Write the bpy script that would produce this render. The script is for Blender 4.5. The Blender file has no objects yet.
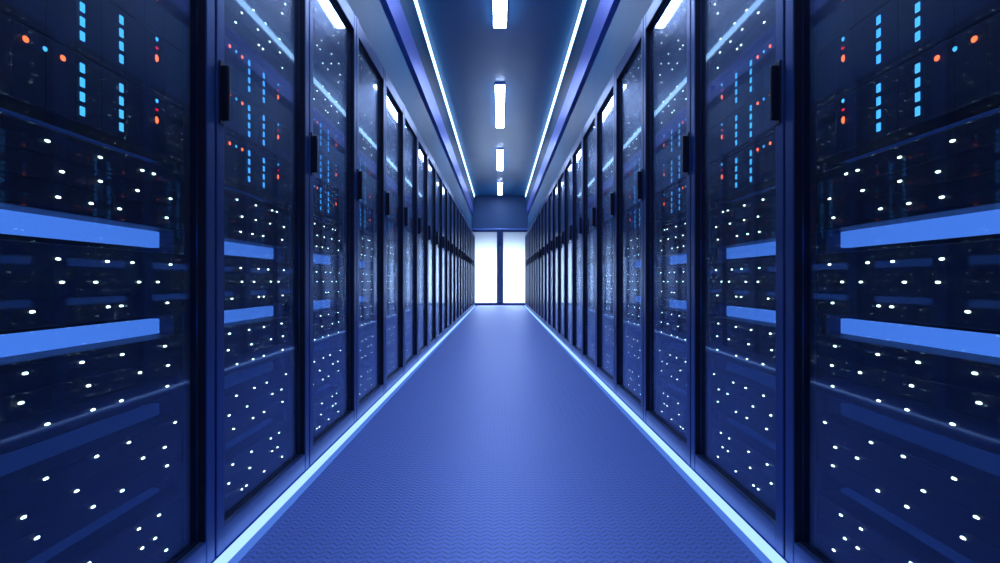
import bpy, bmesh, math, random
from mathutils import Vector, Matrix

random.seed(7)
SC = bpy.context.scene
COL = SC.collection

# ------------------------------------------------------------------ scale
W = 0.80            # half width of the aisle (door plane to centre line)
U = 0.80            # rack pitch along the aisle
CAMZ = 0.788        # eye height
F = 578.0           # focal length in pixels of a 1000 px wide frame
END = 18.43         # inner face of the end wall
BACK = -2.4         # inner face of the wall behind the viewer


def vz(v):
    return v + CAMZ


# ------------------------------------------------------------------ materials
def principled(name, color, rough=0.5, metal=0.0, spec=0.5, noise=0.0, nscale=8.0, bump=0.0, bscale=200.0):
    m = bpy.data.materials.new(name)
    m.use_nodes = True
    nt = m.node_tree
    b = nt.nodes['Principled BSDF']
    b.inputs['Base Color'].default_value = (*color, 1)
    b.inputs['Roughness'].default_value = rough
    b.inputs['Metallic'].default_value = metal
    b.inputs['Specular IOR Level'].default_value = spec
    tc = nt.nodes.new('ShaderNodeTexCoord')
    if noise > 0:
        n = nt.nodes.new('ShaderNodeTexNoise')
        n.inputs['Scale'].default_value = nscale
        n.inputs['Detail'].default_value = 4
        nt.links.new(tc.outputs['Object'], n.inputs['Vector'])
        r = nt.nodes.new('ShaderNodeMapRange')
        r.inputs['To Min'].default_value = max(0.0, rough - noise)
        r.inputs['To Max'].default_value = min(1.0, rough + noise)
        nt.links.new(n.outputs['Fac'], r.inputs['Value'])
        nt.links.new(r.outputs['Result'], b.inputs['Roughness'])
    if bump > 0:
        n = nt.nodes.new('ShaderNodeTexNoise')
        n.inputs['Scale'].default_value = bscale
        nt.links.new(tc.outputs['Object'], n.inputs['Vector'])
        bp = nt.nodes.new('ShaderNodeBump')
        bp.inputs['Strength'].default_value = bump
        bp.inputs['Distance'].default_value = 0.001
        nt.links.new(n.outputs['Fac'], bp.inputs['Height'])
        nt.links.new(bp.outputs['Normal'], b.inputs['Normal'])
    return m


def emitter(name, color, strength, sample=True):
    m = bpy.data.materials.new(name)
    m.use_nodes = True
    nt = m.node_tree
    nt.nodes.clear()
    o = nt.nodes.new('ShaderNodeOutputMaterial')
    e = nt.nodes.new('ShaderNodeEmission')
    e.inputs['Color'].default_value = (*color, 1)
    e.inputs['Strength'].default_value = strength
    nt.links.new(e.outputs[0], o.inputs['Surface'])
    if not sample:
        m.cycles.emission_sampling = 'NONE'
    return m


def glass_material():
    m = bpy.data.materials.new('tinted_door_glass')
    m.use_nodes = True
    nt = m.node_tree
    nt.nodes.clear()
    o = nt.nodes.new('ShaderNodeOutputMaterial')
    lw = nt.nodes.new('ShaderNodeLayerWeight')
    lw.inputs['Blend'].default_value = 0.5
    p = nt.nodes.new('ShaderNodeMath'); p.operation = 'POWER'
    p.inputs[1].default_value = 3.4
    nt.links.new(lw.outputs['Facing'], p.inputs[0])
    r = nt.nodes.new('ShaderNodeMapRange')
    r.inputs['To Min'].default_value = 0.05
    r.inputs['To Max'].default_value = 0.92
    nt.links.new(p.outputs[0], r.inputs['Value'])
    t = nt.nodes.new('ShaderNodeBsdfTransparent')
    t.inputs['Color'].default_value = (0.86, 0.90, 0.97, 1)
    g = nt.nodes.new('ShaderNodeBsdfGlossy')
    g.inputs['Color'].default_value = (0.80, 0.88, 1.0, 1)
    g.inputs['Roughness'].default_value = 0.03
    g2 = nt.nodes.new('ShaderNodeBsdfGlossy')
    g2.inputs['Color'].default_value = (0.72, 0.80, 1.0, 1)
    g2.inputs['Roughness'].default_value = 0.28
    gm = nt.nodes.new('ShaderNodeMixShader')
    gm.inputs['Fac'].default_value = 0.44
    nt.links.new(g.outputs[0], gm.inputs[1])
    nt.links.new(g2.outputs[0], gm.inputs[2])
    mx = nt.nodes.new('ShaderNodeMixShader')
    nt.links.new(r.outputs['Result'], mx.inputs['Fac'])
    nt.links.new(t.outputs[0], mx.inputs[1])
    nt.links.new(gm.outputs[0], mx.inputs[2])
    nt.links.new(mx.outputs[0], o.inputs['Surface'])
    return m


def frosted_material():
    m = bpy.data.materials.new('frosted_white_glass')
    m.use_nodes = True
    nt = m.node_tree
    nt.nodes.clear()
    o = nt.nodes.new('ShaderNodeOutputMaterial')
    t = nt.nodes.new('ShaderNodeBsdfTranslucent')
    t.inputs['Color'].default_value = (0.86, 0.93, 1.0, 1)
    d = nt.nodes.new('ShaderNodeBsdfDiffuse')
    d.inputs['Color'].default_value = (0.75, 0.85, 1.0, 1)
    mx = nt.nodes.new('ShaderNodeMixShader')
    mx.inputs['Fac'].default_value = 0.25
    nt.links.new(t.outputs[0], mx.inputs[1])
    nt.links.new(d.outputs[0], mx.inputs[2])
    nt.links.new(mx.outputs[0], o.inputs['Surface'])
    return m


def floor_material():
    m = bpy.data.materials.new('blue_tread_plate')
    m.use_nodes = True
    nt = m.node_tree
    b = nt.nodes['Principled BSDF']
    b.inputs['Roughness'].default_value = 0.42
    b.inputs['Metallic'].default_value = 0.35
    tc = nt.nodes.new('ShaderNodeTexCoord')
    sp = nt.nodes.new('ShaderNodeSeparateXYZ')
    nt.links.new(tc.outputs['Object'], sp.inputs[0])

    def mth(op, a, bb=None):
        n = nt.nodes.new('ShaderNodeMath'); n.operation = op
        for i, s in enumerate((a, bb)):
            if s is None:
                continue
            if isinstance(s, (int, float)):
                n.inputs[i].default_value = s
            else:
                nt.links.new(s, n.inputs[i])
        return n.outputs[0]
    # zigzag offset: triangle wave across the aisle
    half = 0.021
    tri = mth('PINGPONG', sp.outputs['X'], half)             # 0..half
    t = mth('ADD', sp.outputs['Y'], mth('MULTIPLY', tri, 0.9))
    wave = mth('SINE', mth('MULTIPLY', t, 2 * math.pi / 0.028))
    # each slanted bar ends before the fold of the zigzag
    fr = mth('ABSOLUTE', mth('SUBTRACT', mth('DIVIDE', tri, half), 0.5))   # 0 mid .. 0.5 at folds
    mask = nt.nodes.new('ShaderNodeMapRange')
    mask.interpolation_type = 'SMOOTHSTEP'
    mask.inputs['From Min'].default_value = 0.5
    mask.inputs['From Max'].default_value = 0.30
    nt.links.new(fr, mask.inputs['Value'])
    wv = mth('MAXIMUM', wave, -0.2)
    hgt = mth('MULTIPLY', wv, mask.outputs['Result'])
    # the stamped bars carry the shade of their slopes as a darker base colour
    cm = nt.nodes.new('ShaderNodeMix'); cm.data_type = 'RGBA'
    cr = nt.nodes.new('ShaderNodeMapRange'); cr.inputs['From Min'].default_value = -0.2
    nt.links.new(hgt, cr.inputs['Value'])
    nt.links.new(cr.outputs['Result'], cm.inputs[0])
    cm.inputs[6].default_value = (0.23, 0.36, 0.98, 1)
    cm.inputs[7].default_value = (0.13, 0.22, 0.66, 1)
    nt.links.new(cm.outputs[2], b.inputs['Base Color'])
    bp = nt.nodes.new('ShaderNodeBump')
    bp.inputs['Strength'].default_value = 0.6
    bp.inputs['Distance'].default_value = 0.0016
    nt.links.new(hgt, bp.inputs['Height'])
    nt.links.new(bp.outputs['Normal'], b.inputs['Normal'])
    return m


M = {
    'floor': floor_material(),
    'ceiling': principled('satin_blue_ceiling', (0.014, 0.115, 0.26), 0.36, 0.1, 0.35, noise=0.04, nscale=3),
    'fascia': principled('teal_blue_fascia', (0.016, 0.08, 0.18), 0.5, 0.0, noise=0.05, nscale=3),
    'teal': principled('teal_wall_paint', (0.018, 0.105, 0.23), 0.55, 0.0, noise=0.05, nscale=3),
    'beam': principled('violet_blue_beam_metal', (0.20, 0.25, 0.72), 0.36, 0.55, noise=0.02, nscale=3),
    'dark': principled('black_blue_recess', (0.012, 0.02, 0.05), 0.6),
    'endwall': principled('end_wall_blue', (0.05, 0.12, 0.27), 0.45, 0.1, noise=0.05, nscale=3),
    'frame': principled('navy_door_metal', (0.045, 0.10, 0.31), 0.32, 0.5, noise=0.05, nscale=20),
    'cabinet': principled('cabinet_navy_steel', (0.022, 0.038, 0.12), 0.45, 0.1, noise=0.05, nscale=20),
    'gasket': principled('added_near_black_strip', (0.006, 0.008, 0.030), 0.6, 0.0, 0.3),  # for the dark strips added inside the door frame
    'server': principled('server_face_plastic', (0.010, 0.018, 0.050), 0.45, 0.2, noise=0.08, nscale=30),
    'handle': principled('black_handle_plastic', (0.008, 0.010, 0.028), 0.35),
    'alu': principled('blue_aluminium_profile', (0.18, 0.30, 0.75), 0.35, 0.6),
    'doorframe': principled('navy_exit_door_frame', (0.03, 0.06, 0.20), 0.4, 0.3),
    'pull': principled('steel_pull_handle', (0.25, 0.36, 0.6), 0.3, 0.8),
    'glass': glass_material(),
    'frosted': frosted_material(),
    'lamp': emitter('lamp_diffuser', (0.50, 0.66, 1.0), 32.0),
    'lampside': principled('lamp_housing', (0.35, 0.5, 0.95), 0.4, 0.2),
    'strip': emitter('cove_strip_light', (0.38, 0.64, 1.0), 4.6),
    'floorstrip': emitter('floor_strip_light', (0.27, 0.47, 1.0), 1.9),
    'stripedge': emitter('frosted_strip_edge', (0.10, 0.26, 0.95), 0.75),
    'led_white': emitter('white_green_led', (0.72, 1.0, 0.84), 8.0, False),
    'led_cyan': emitter('cyan_led', (0.06, 0.40, 0.90), 2.2, False),
    'led_orange': emitter('orange_led', (1.0, 0.15, 0.045), 3.0, False),
    'led_red': emitter('red_led', (0.9, 0.01, 0.04), 1.2, False),
    'bar_bright': emitter('bright_blue_sheen_bar', (0.085, 0.27, 0.95), 1.05, False),
    'bar_dim': emitter('dim_blue_sheen_bar', (0.04, 0.15, 0.75), 0.13, False),
}


# ------------------------------------------------------------------ mesh helpers
def box(bm, x0, x1, y0, y1, z0, z1, mat=0, bev=0.0):
    if x0 > x1: x0, x1 = x1, x0
    if y0 > y1: y0, y1 = y1, y0
    if z0 > z1: z0, z1 = z1, z0
    r = bmesh.ops.create_cube(bm, size=1.0)
    vs = r['verts']
    for v in vs:
        v.co = Vector(((x0 + x1) / 2 + v.co.x * (x1 - x0), (y0 + y1) / 2 + v.co.y * (y1 - y0), (z0 + z1) / 2 + v.co.z * (z1 - z0)))
    fs = {f for v in vs for f in v.link_faces}
    for f in fs:
        f.material_index = mat
    if bev > 0:
        es = list({e for v in vs for e in v.link_edges})
        r2 = bmesh.ops.bevel(bm, geom=es, offset=bev, segments=2, profile=0.5, affect='EDGES')
        for f in r2['faces']:
            f.material_index = mat


def prism_y(bm, pts, y0, y1, mat=0):
    """closed cross-section pts (x, z) swept along y"""
    a = [bm.verts.new((x, y0, z)) for x, z in pts]
    b = [bm.verts.new((x, y1, z)) for x, z in pts]
    n = len(pts)
    fs = [bm.faces.new(a), bm.faces.new(b[::-1])]
    for i in range(n):
        fs.append(bm.faces.new((a[i], b[i], b[(i + 1) % n], a[(i + 1) % n])))
    for f in fs:
        f.material_index = mat


def dome(bm, x, y, z, ry, rz, h, s, mat=0, n=10):
    """small lens on a plane facing the aisle (towards -x*s)"""
    ring = [bm.verts.new((x, y + ry * math.cos(t), z + rz * math.sin(t))) for t in [2 * math.pi * i / n for i in range(n)]]
    ring2 = [bm.verts.new((x - s * h * 0.8, y + ry * .65 * math.cos(t), z + rz * .65 * math.sin(t))) for t in [2 * math.pi * i / n for i in range(n)]]
    top = bm.verts.new((x - s * h, y, z))
    for i in range(n):
        j = (i + 1) % n
        bm.faces.new((ring[i], ring[j], ring2[j], ring2[i])).material_index = mat
        bm.faces.new((ring2[i], ring2[j], top)).material_index = mat


def build(name, bm, mats, parent=None, loc=(0, 0, 0)):
    bmesh.ops.recalc_face_normals(bm, faces=bm.faces)
    me = bpy.data.meshes.new(name)
    bm.to_mesh(me)
    bm.free()
    for m in (mats if isinstance(mats, (list, tuple)) else [mats]):
        me.materials.append(M[m])
    o = bpy.data.objects.new(name, me)
    o.location = loc
    COL.objects.link(o)
    if parent is not None:
        o.parent = parent
    return o


def empty(name, loc=(0, 0, 0)):
    o = bpy.data.objects.new(name, None)
    o.empty_display_size = 0.1
    o.location = loc
    COL.objects.link(o)
    return o


def tag(o, label=None, cat=None, group=None, kind=None):
    if label: o['label'] = label
    if cat: o['category'] = cat
    if group: o['group'] = group
    if kind: o['kind'] = kind
    return o


# ------------------------------------------------------------------ setting
bm = bmesh.new(); box(bm, -2.2, 2.2, BACK - .1, END + .12, -.1, 0)
tag(build('floor', bm, 'floor'), 'blue ribbed tread plate floor running down the aisle', 'floor', kind='structure')

CEIL = vz(3.37 * W)
bm = bmesh.new(); box(bm, -2.2, 2.2, BACK - .1, END + .12, CEIL, CEIL + .1)
tag(build('ceiling', bm, 'ceiling'), 'satin blue ceiling above the aisle', 'ceiling', kind='structure')

tn = 1
for s, side in ((-1, 'left'), (1, 'right')):
    def P(pts):
        return [(s * x * W, vz(z * W)) for x, z in pts]
    bm = bmesh.new()
    prism_y(bm, P([(1.10, 1.875), (1.10, 2.56), (1.34, 2.56), (1.34, 1.875)]), BACK, END)
    box(bm, s * 2.0, s * 2.1, BACK, END, 0, CEIL)
    tag(build('wall_' + side, bm, 'teal'), 'teal wall rising above the %s-hand rack tops' % side, 'wall', kind='structure')
    bm = bmesh.new()
    prism_y(bm, P([(1.09, 2.69), (1.045, 2.92), (1.34, 2.92), (1.34, 2.69)]), BACK, END - .001)
    tag(build('trim_%d' % tn, bm, 'beam'), 'glossy violet blue sloped metal beam under the %s cove light' % side, 'beam', kind='structure'); tn += 1
    bm = bmesh.new()
    prism_y(bm, P([(1.062, 2.921), (1.003, 3.26), (1.34, 3.26), (1.34, 2.921)]), BACK, END - .001)
    tag(build('trim_%d' % tn, bm, 'fascia'), 'dark teal fascia between the beam and the %s cove light' % side, 'fascia', kind='structure'); tn += 1
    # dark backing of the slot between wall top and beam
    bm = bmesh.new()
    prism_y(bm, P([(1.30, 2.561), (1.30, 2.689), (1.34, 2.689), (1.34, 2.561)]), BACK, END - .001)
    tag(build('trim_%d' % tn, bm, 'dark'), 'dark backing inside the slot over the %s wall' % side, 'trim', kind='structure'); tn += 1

    # linear cove light
    t = empty('cove_light', (s * W, BACK + .05, vz(3.26 * W)))
    tag(t, 'long thin white cove light running along the %s edge of the ceiling' % side, 'ceiling light', 'cove lights along the ceiling edges')
    y1 = END - .35 - (BACK + .05)
    bm = bmesh.new()
    prism_y(bm, [(s * .000, .001), (s * -.0125, .062), (s * -.006, .064), (s * .008, .001)], 0, y1)
    build('light_diffuser', bm, 'strip', t)
    bm = bmesh.new()
    prism_y(bm, [(s * .0085, .001), (s * -.0055, .065), (s * -.0055, .084), (s * .06, .084), (s * .06, .001)], 0, y1)
    build('light_housing', bm, 'fascia', t)

    # floor strip light
    t = empty('floor_strip_light', (s * W, .3, 0))
    tag(t, 'glowing blue white strip light on the floor along the %s rack row' % side, 'strip light', 'strip lights along the floor edges')
    yl = END - .3 - .01
    bm = bmesh.new()
    box(bm, s * -.003, s * -.042, 0, yl, .0005, .006, bev=.001)
    build('light_diffuser', bm, 'floorstrip', t)
    bm = bmesh.new()
    prism_y(bm, [(s * -.0425, .0005), (s * -.0425, .0055), (s * -.060, .0055), (s * -.067, .0005)], 0, yl)
    build('frosted_edge', bm, 'stripedge', t)

# end wall with the door opening
bm = bmesh.new()
DT = vz(1.63)
box(bm, -2.0, -.90, END, END + .12, 0, CEIL)
box(bm, .90, 2.0, END, END + .12, 0, CEIL)
box(bm, -.90, .90, END, END + .12, DT, CEIL)
tag(build('wall_end', bm, 'endwall'), 'blue end wall above the glowing double doors', 'wall', kind='structure')
bm = bmesh.new(); box(bm, -2.1, 2.1, BACK - .1, BACK, 0, CEIL)
tag(build('wall_back', bm, 'endwall'), 'blue wall behind the viewer', 'wall', kind='structure')
bm = bmesh.new()
box(bm, -.98, .98, END - .03, END - .0005, DT - .005, DT + .045, bev=.006)
tag(build('trim_%d' % tn, bm, 'alu'), 'pale blue metal header strip over the glowing doors', 'trim', kind='structure'); tn += 1

for i, s in ((1, -1), (2, 1)):
    d = empty('door_%d' % i, (s * .45, END + .02, 0))
    tag(d, 'frosted white glowing glass door leaf on the %s of the end doorway' % ('left' if s < 0 else 'right'), 'door', kind='structure')
    ox = -s * .45
    bm = bmesh.new()
    x0, x1 = s * .003 + ox, s * .098 + ox
    box(bm, x0, x1, 0, .05, .004, DT - .006, bev=.004)
    box(bm, s * .85 + ox, s * .898 + ox, 0, .05, .004, DT - .006, bev=.004)
    box(bm, s * .085 + ox, s * .85 + ox, 0, .05, .004, .088, bev=.004)
    box(bm, s * .085 + ox, s * .85 + ox, 0, .05, vz(1.565), DT - .006, bev=.004)
    build('door_frame', bm, 'doorframe', d)
    bm = bmesh.new(); box(bm, s * .083 + ox, s * .852 + ox, .02, .028, .06, vz(1.567))
    build('door_glass', bm, 'frosted', d)
    bm = bmesh.new()
    hx = s * .027 + ox
    box(bm, hx - .011, hx + .011, -.06, -.04, .10, vz(1.11), bev=.005)
    for hz in (.2, .95, 1.75):
        box(bm, hx - .007, hx + .007, -.045, .002, hz - .01, hz + .01)
    build('door_handle', bm, 'pull', d)

# light of the bright room beyond the frosted doors
ld = bpy.data.lights.new('lobby_light', 'AREA')
ld.shape = 'RECTANGLE'; ld.size = 1.9; ld.size_y = 1.75
ld.energy = 118; ld.color = (.80, .90, 1.0)
lo = bpy.data.objects.new('lobby_light', ld)
lo.location = (0, END + .42, .86); lo.rotation_euler = (math.radians(-90), 0, 0)
COL.objects.link(lo)

# ceiling lamps down the centre line
ends = [2.65, 7.57, 12.50, 17.35, 22.20]
names = ['rectangular white ceiling lamp directly above the viewer', 'white ceiling lamp largest and nearest, cut off by the top of the picture',
         'second rectangular white ceiling lamp from the viewer', 'third rectangular white ceiling lamp from the viewer', 'small white ceiling lamp closest to the end wall']
for e, lab in zip(ends, names):
    L = 2.7 * U
    t = empty('ceiling_lamp', (0, e * U - L / 2, CEIL))
    tag(t, lab, 'ceiling light', 'rectangular lamps along the ceiling centre line')
    bm = bmesh.new()
    hw = .066
    # rounded tray
    pts = []
    box(bm, -hw - .006, hw + .006, -L / 2 - .006, L / 2 + .006, -.034, -.0005, bev=.006)
    build('lamp_housing', bm, 'lampside', t)
    bm = bmesh.new()
    box(bm, -hw, hw, -L / 2, L / 2, -.048, -.0345, bev=.006)
    build('lamp_diffuser', bm, 'lamp', t)

# ------------------------------------------------------------------ rack contents, read off the picture
# lamps of one rack: (u along the rack 0..1, height over eye level)
LP = 1.085 * F      # lens plane factor
def rd(lst, sc, x0, y0, right=True, n=2):
    out = []
    for cx, cy in lst:
        off = (x0 + cx / sc - 500) * (1 if right else -1)
        z = LP / off
        r = (281 - (y0 + cy / sc)) / off
        out.append((z - n, r))
    return out

dots = rd([(82,41),(168,28),(203,38),(221,67),(132,69),(155,87),(90,115),(120,124),(152,134),(140,146),(89,155),(82,203),(74,12)], 2.99, 690, 0)
dots += rd([(217,35),(161,51),(112,67),(98,72),(202,86),(161,96),(118,106),(77,118),(206,131),(171,139),(139,145),(82,155),(77,243),(124,241),(153,240),(206,237),
            (93,284),(116,284),(166,284),(202,284),(81,324),(137,327),(152,327),(232,332),(84,405),(136,415),(181,424),(239,435),(80,444),(115,453),(174,467),
            (243,485),(81,484),(137,501),(169,511),(217,525),(71,558)], 2.99, 690, 188)
dots += rd([(129,19),(166,36),(85,40),(112,53),(220,59),(82,78),(188,90),(137,108),(242,118),(170,127),(229,159),(92,171),(117,188),(97,215),(113,228),(175,228),
            (83,243),(231,265),(180,277),(137,288),(190,330),(243,324),(204,341)], 3.01, 690, 376)
up = rd([(84,24),(60,36),(117,81),(97,91),(144,120),(126,132),(82,152),(145,161),(65,170),(76,184),(119,202),(86,239),(118,239),(146,237),(105,262),(151,281),
         (144,311),(52,285)], 3.75, 300, 0, False, 3)
dots += [d for d in up if d[1] > 1.2]
ROWS = [1.60, 1.54, 1.475, 1.35, 1.29, 1.23, 1.10, 1.04, .98, .31, .25, .19, .05, -.003, -.066, -.195, -.255, -.317, -.436, -.497, -.556, -.688, -.748, -.808]
# the strip of each rack next to its hinge side, and the highest row
for r in ROWS:
    for k in range(random.choice((1, 2))):
        dots.append((random.uniform(.10, .27), r))
for u in (.33, .45, .52, .7, .82): dots.append((u, 1.60))
def snap(r):
    return min(ROWS, key=lambda q: abs(q - r))
dots = [(u, snap(r) * 1.085 * W) for u, r in dots]

FX = .0715          # server face depth behind the door plane
UNITS = [(-.735, -.578), (-.518, -.367), (-.303, -.147), (-.088, .073), (.137, .295), (.81, .985), (1.03, 1.205), (1.245, 1.42)]
MODS = [(.326, .469), (.472, .624), (.627, .782)]
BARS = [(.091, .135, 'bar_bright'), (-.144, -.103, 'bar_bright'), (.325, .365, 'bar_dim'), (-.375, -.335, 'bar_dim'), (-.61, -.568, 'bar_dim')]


def ly(u):
    return (u - .035) * U


LENS = {}


def lights(name, mat, parent, pts, x, ry, rz, h, square=False):
    """small lenses on a face plate: an object each on the racks near the viewer, one mesh on the far racks"""
    s = parent['side']
    def one(bm, y, z):
        if square:
            box(bm, s * (x - h), s * (x + .001), y - ry, y + ry, z - rz, z + rz)
        else:
            dome(bm, s * x, y, z, ry, rz, h, s)
    if parent['fine']:
        key = (name, mat, s, ry, rz)
        for y, z in pts:
            if key not in LENS:
                bm = bmesh.new(); one(bm, 0, 0)
                o = build(name, bm, mat, parent)
                LENS[key] = o.data
            else:
                o = bpy.data.objects.new(name, LENS[key]); COL.objects.link(o); o.parent = parent
            o.location = (0, y, z)
    elif pts:
        bm = bmesh.new()
        for y, z in pts:
            one(bm, y, z)
        build(name, bm, mat, parent)


def make_rack(s, fine):
    root = empty('server_rack')
    # cabinet body: side panels, mounting posts, roof, plinth, rear panel
    bm = bmesh.new()
    y0, y1 = .002, U - .002
    for a, b in ((y0, y0 + .010), (y1 - .010, y1)):
        box(bm, s * (.036 if a < .1 else FX + .003), s * 1.0, a, b, .012, 2.24)
    for a, b in ((y0 + .010, .030), (.768, y1 - .010)):
        box(bm, s * .100, s * .19, a, b, .03, 2.226)
    box(bm, s * .034, s * 1.0, y0 + .010, y1 - .010, 2.226, 2.24)
    box(bm, s * .012, s * 1.0, y0, y1, .0, .012)
    box(bm, s * .034, s * .06, y0 + .010, y1 - .010, .012, .045)
    box(bm, s * .985, s * 1.0, y0 + .010, y1 - .010, .012, 2.226)
    for a, b in ((y0 + .0102, .0315), (.7665, y1)):
        box(bm, s * FX, s * (FX + .003), a, b, .03, 2.226)
    build('cabinet_body', bm, 'cabinet', root)
    # glazed door
    bm = bmesh.new()
    g0, g1 = .0055, U - .0055
    st = .0455
    zb, zt = .0075, vz(1.835 * W)
    gb, gt = vz(-.889 * W), vz(1.731 * W)
    box(bm, 0, s * .030, g0, g0 + st, zb, zt + .010, bev=.0025)
    box(bm, 0, s * .030, g1 - st, g1, zb, zt + .004, bev=.0025)
    box(bm, s * .0015, s * .030, g0 + st, g1 - st, gt, zt, bev=.0025)
    box(bm, s * .0015, s * .030, g0 + st, g1 - st, zb, gb, bev=.0025)
    door = build('door', bm, 'frame', root)
    bm = bmesh.new()
    a0, a1 = g0 + st, g1 - st
    for q0, q1, r0, r1 in ((a0, a0 + .002, gb, gt), (a1 - .002, a1, gb, gt), (a0, a1, gb, gb + .002), (a0, a1, gt - .002, gt)):
        box(bm, s * (.018 if r1 < 1 else .003), s * .0235, q0, q1, r0, r1)
    build('door_gasket', bm, 'gasket', door)['label'] = 'added dark gasket'  # dark strips added to make the frame's inner sides near black
    bm = bmesh.new()
    box(bm, s * .024, s * .029, g0 + st - .004, g1 - st + .004, gb - .004, gt + .004)
    build('door_glass', bm, 'glass', door)
    bm = bmesh.new()
    yh = g0 + .018
    box(bm, s * -.024, s * .002, yh, yh + .017, vz(.461), vz(.618), bev=.004)
    box(bm, s * -.004, s * .001, yh - .006, yh + .023, vz(.449), vz(.630), bev=.0015)
    build('door_handle', bm, 'handle', door)
    # servers
    for lo_, hi_ in UNITS:
        bm = bmesh.new()
        box(bm, s * FX, s * .80, .032, .766, vz(lo_), vz(hi_), bev=.002)
        h = (hi_ - lo_) - .012
        for r in range(3):
            z0 = lo_ + .006 + r * h / 3
            box(bm, s * (FX - .0015), s * (FX + .001), .048, .748, vz(z0 + .0015), vz(z0 + h / 3 - .0015))
        for a in (.035, .755):
            box(bm, s * (FX - .004), s * (FX + .001), a, a + .008, vz(lo_ + .02), vz(hi_ - .02), bev=.001)
        un = build('server_unit', bm, 'server', root); un['side'] = s; un['fine'] = fine
        lights('status_light', 'led_white', un, [(ly(u), vz(v)) for u, v in dots if lo_ <= v <= hi_ and .045 <= ly(u) <= .755], FX - .0017, .0070, .0025, .003)
    for k, (lo_, hi_) in enumerate(MODS):
        bm = bmesh.new()
        box(bm, s * FX, s * .80, .032, .766, vz(lo_), vz(hi_), bev=.002)
        for c in range(9):
            a = .046 + c * .078
            box(bm, s * (FX - .0015), s * (FX + .001), a, a + .0765, vz(lo_ + .004), vz(hi_ - .004))
        un = build('storage_unit', bm, 'server', root); un['side'] = s; un['fine'] = fine
        f = 1.085 * W
        base = .394 + .18 * k
        for uc in (.659, .504):
            pts = [(ly(uc), vz((base + .0345 * q) * f + .01125)) for q in range(4)]
            lights('activity_light', 'led_cyan', un, pts, FX - .0017, .0064, .0092, .0015, True)
        lights('power_light', 'led_cyan', un, [(ly(.831), vz((.526 + .18 * k) * f))], FX - .0017, .0055, .0055, .003)
        lights('fault_light', 'led_red', un, [(ly(.831), vz((.500 + .18 * k) * f))], FX - .0017, .0065, .0035, .003)
        lights('disk_light', 'led_orange', un, [(ly(.831), vz((.470 + .18 * k) * f))], FX - .0017, .007, .0095, .003)
        rr = vz((.511 + .18 * k) * f)
        lights('link_light', 'led_orange', un, [(ly(.438), rr), (ly(.325), rr)], FX - .0017, .0075, .006, .003)
        lights('link_light', 'led_cyan', un, [(ly(.381), rr)], FX - .0017, .0055, .0048, .003)
    for a, b, mt in BARS:  # panel bars behind the servers, reflected sheen put in as even emission
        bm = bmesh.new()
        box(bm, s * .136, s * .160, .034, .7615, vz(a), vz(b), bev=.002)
        lb = build('sheen_bar', bm, mt, root)
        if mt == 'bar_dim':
            lb['label'] = 'panel bar with a dim blue painted sheen'
    return root


def copy_tree(o, parent=None):
    c = o.copy(); COL.objects.link(c); c.parent = parent
    for ch in o.children:
        copy_tree(ch, c)
    return c


ORD = ['', 'first', 'second', 'third', 'fourth', 'fifth', 'sixth', 'seventh', 'eighth', 'ninth', 'tenth', 'eleventh']
NR = 22
FINE = 8            # racks whose lamps are objects of their own
for s, side in ((-1, 'left'), (1, 'right')):
    proto = make_rack(s, 1)
    plain = make_rack(s, 0)
    for n in range(1, NR + 1):
        o = proto if n == 1 else plain if n == FINE + 1 else copy_tree(proto if n <= FINE else plain)
        o.location = (s * W, (n + .035) * U, 0)
        if n == 1:
            lab = 'black glass-doored server rack at the %s edge of the picture, cut off by it' % side
        elif n <= 11:
            lab = '%s glass-doored server rack from the viewer in the %s-hand row' % (ORD[n], side)
        elif n == NR:
            lab = 'last glass-doored server rack of the %s-hand row, beside the glowing doors' % side
        else:
            lab = '%s glass-doored server rack from the glowing end doors in the %s-hand row' % (ORD[NR + 1 - n], side)
        tag(o, lab, 'server rack', 'glass-doored racks in the %s-hand row' % side)

for o in COL.objects:
    for k in ('side', 'fine'):
        if k in o:
            del o[k]

# ------------------------------------------------------------------ world, camera, view
w = bpy.data.worlds.new('world'); SC.world = w
w.use_nodes = True
w.node_tree.nodes['Background'].inputs['Color'].default_value = (.02, .05, .16, 1)
w.node_tree.nodes['Background'].inputs['Strength'].default_value = .3

cam = bpy.data.cameras.new('camera')
cam.sensor_width = 36; cam.lens = F / 1000 * 36
cam.shift_y = -0.0005
cam.clip_start = .02
co = bpy.data.objects.new('camera', cam)
co.location = (0, 0, CAMZ); co.rotation_euler = (math.radians(90), 0, 0)
COL.objects.link(co)
SC.camera = co

SC.view_settings.view_transform = 'Standard'
SC.view_settings.look = 'None'
SC.view_settings.gamma = 1
SC.view_settings.use_curve_mapping = False
SC.view_settings.exposure = 0.0
SC.cycles.use_denoising = True
SC.cycles.max_bounces = 10
SC.cycles.transparent_max_bounces = 24
SC.cycles.sample_clamp_indirect = 2.2
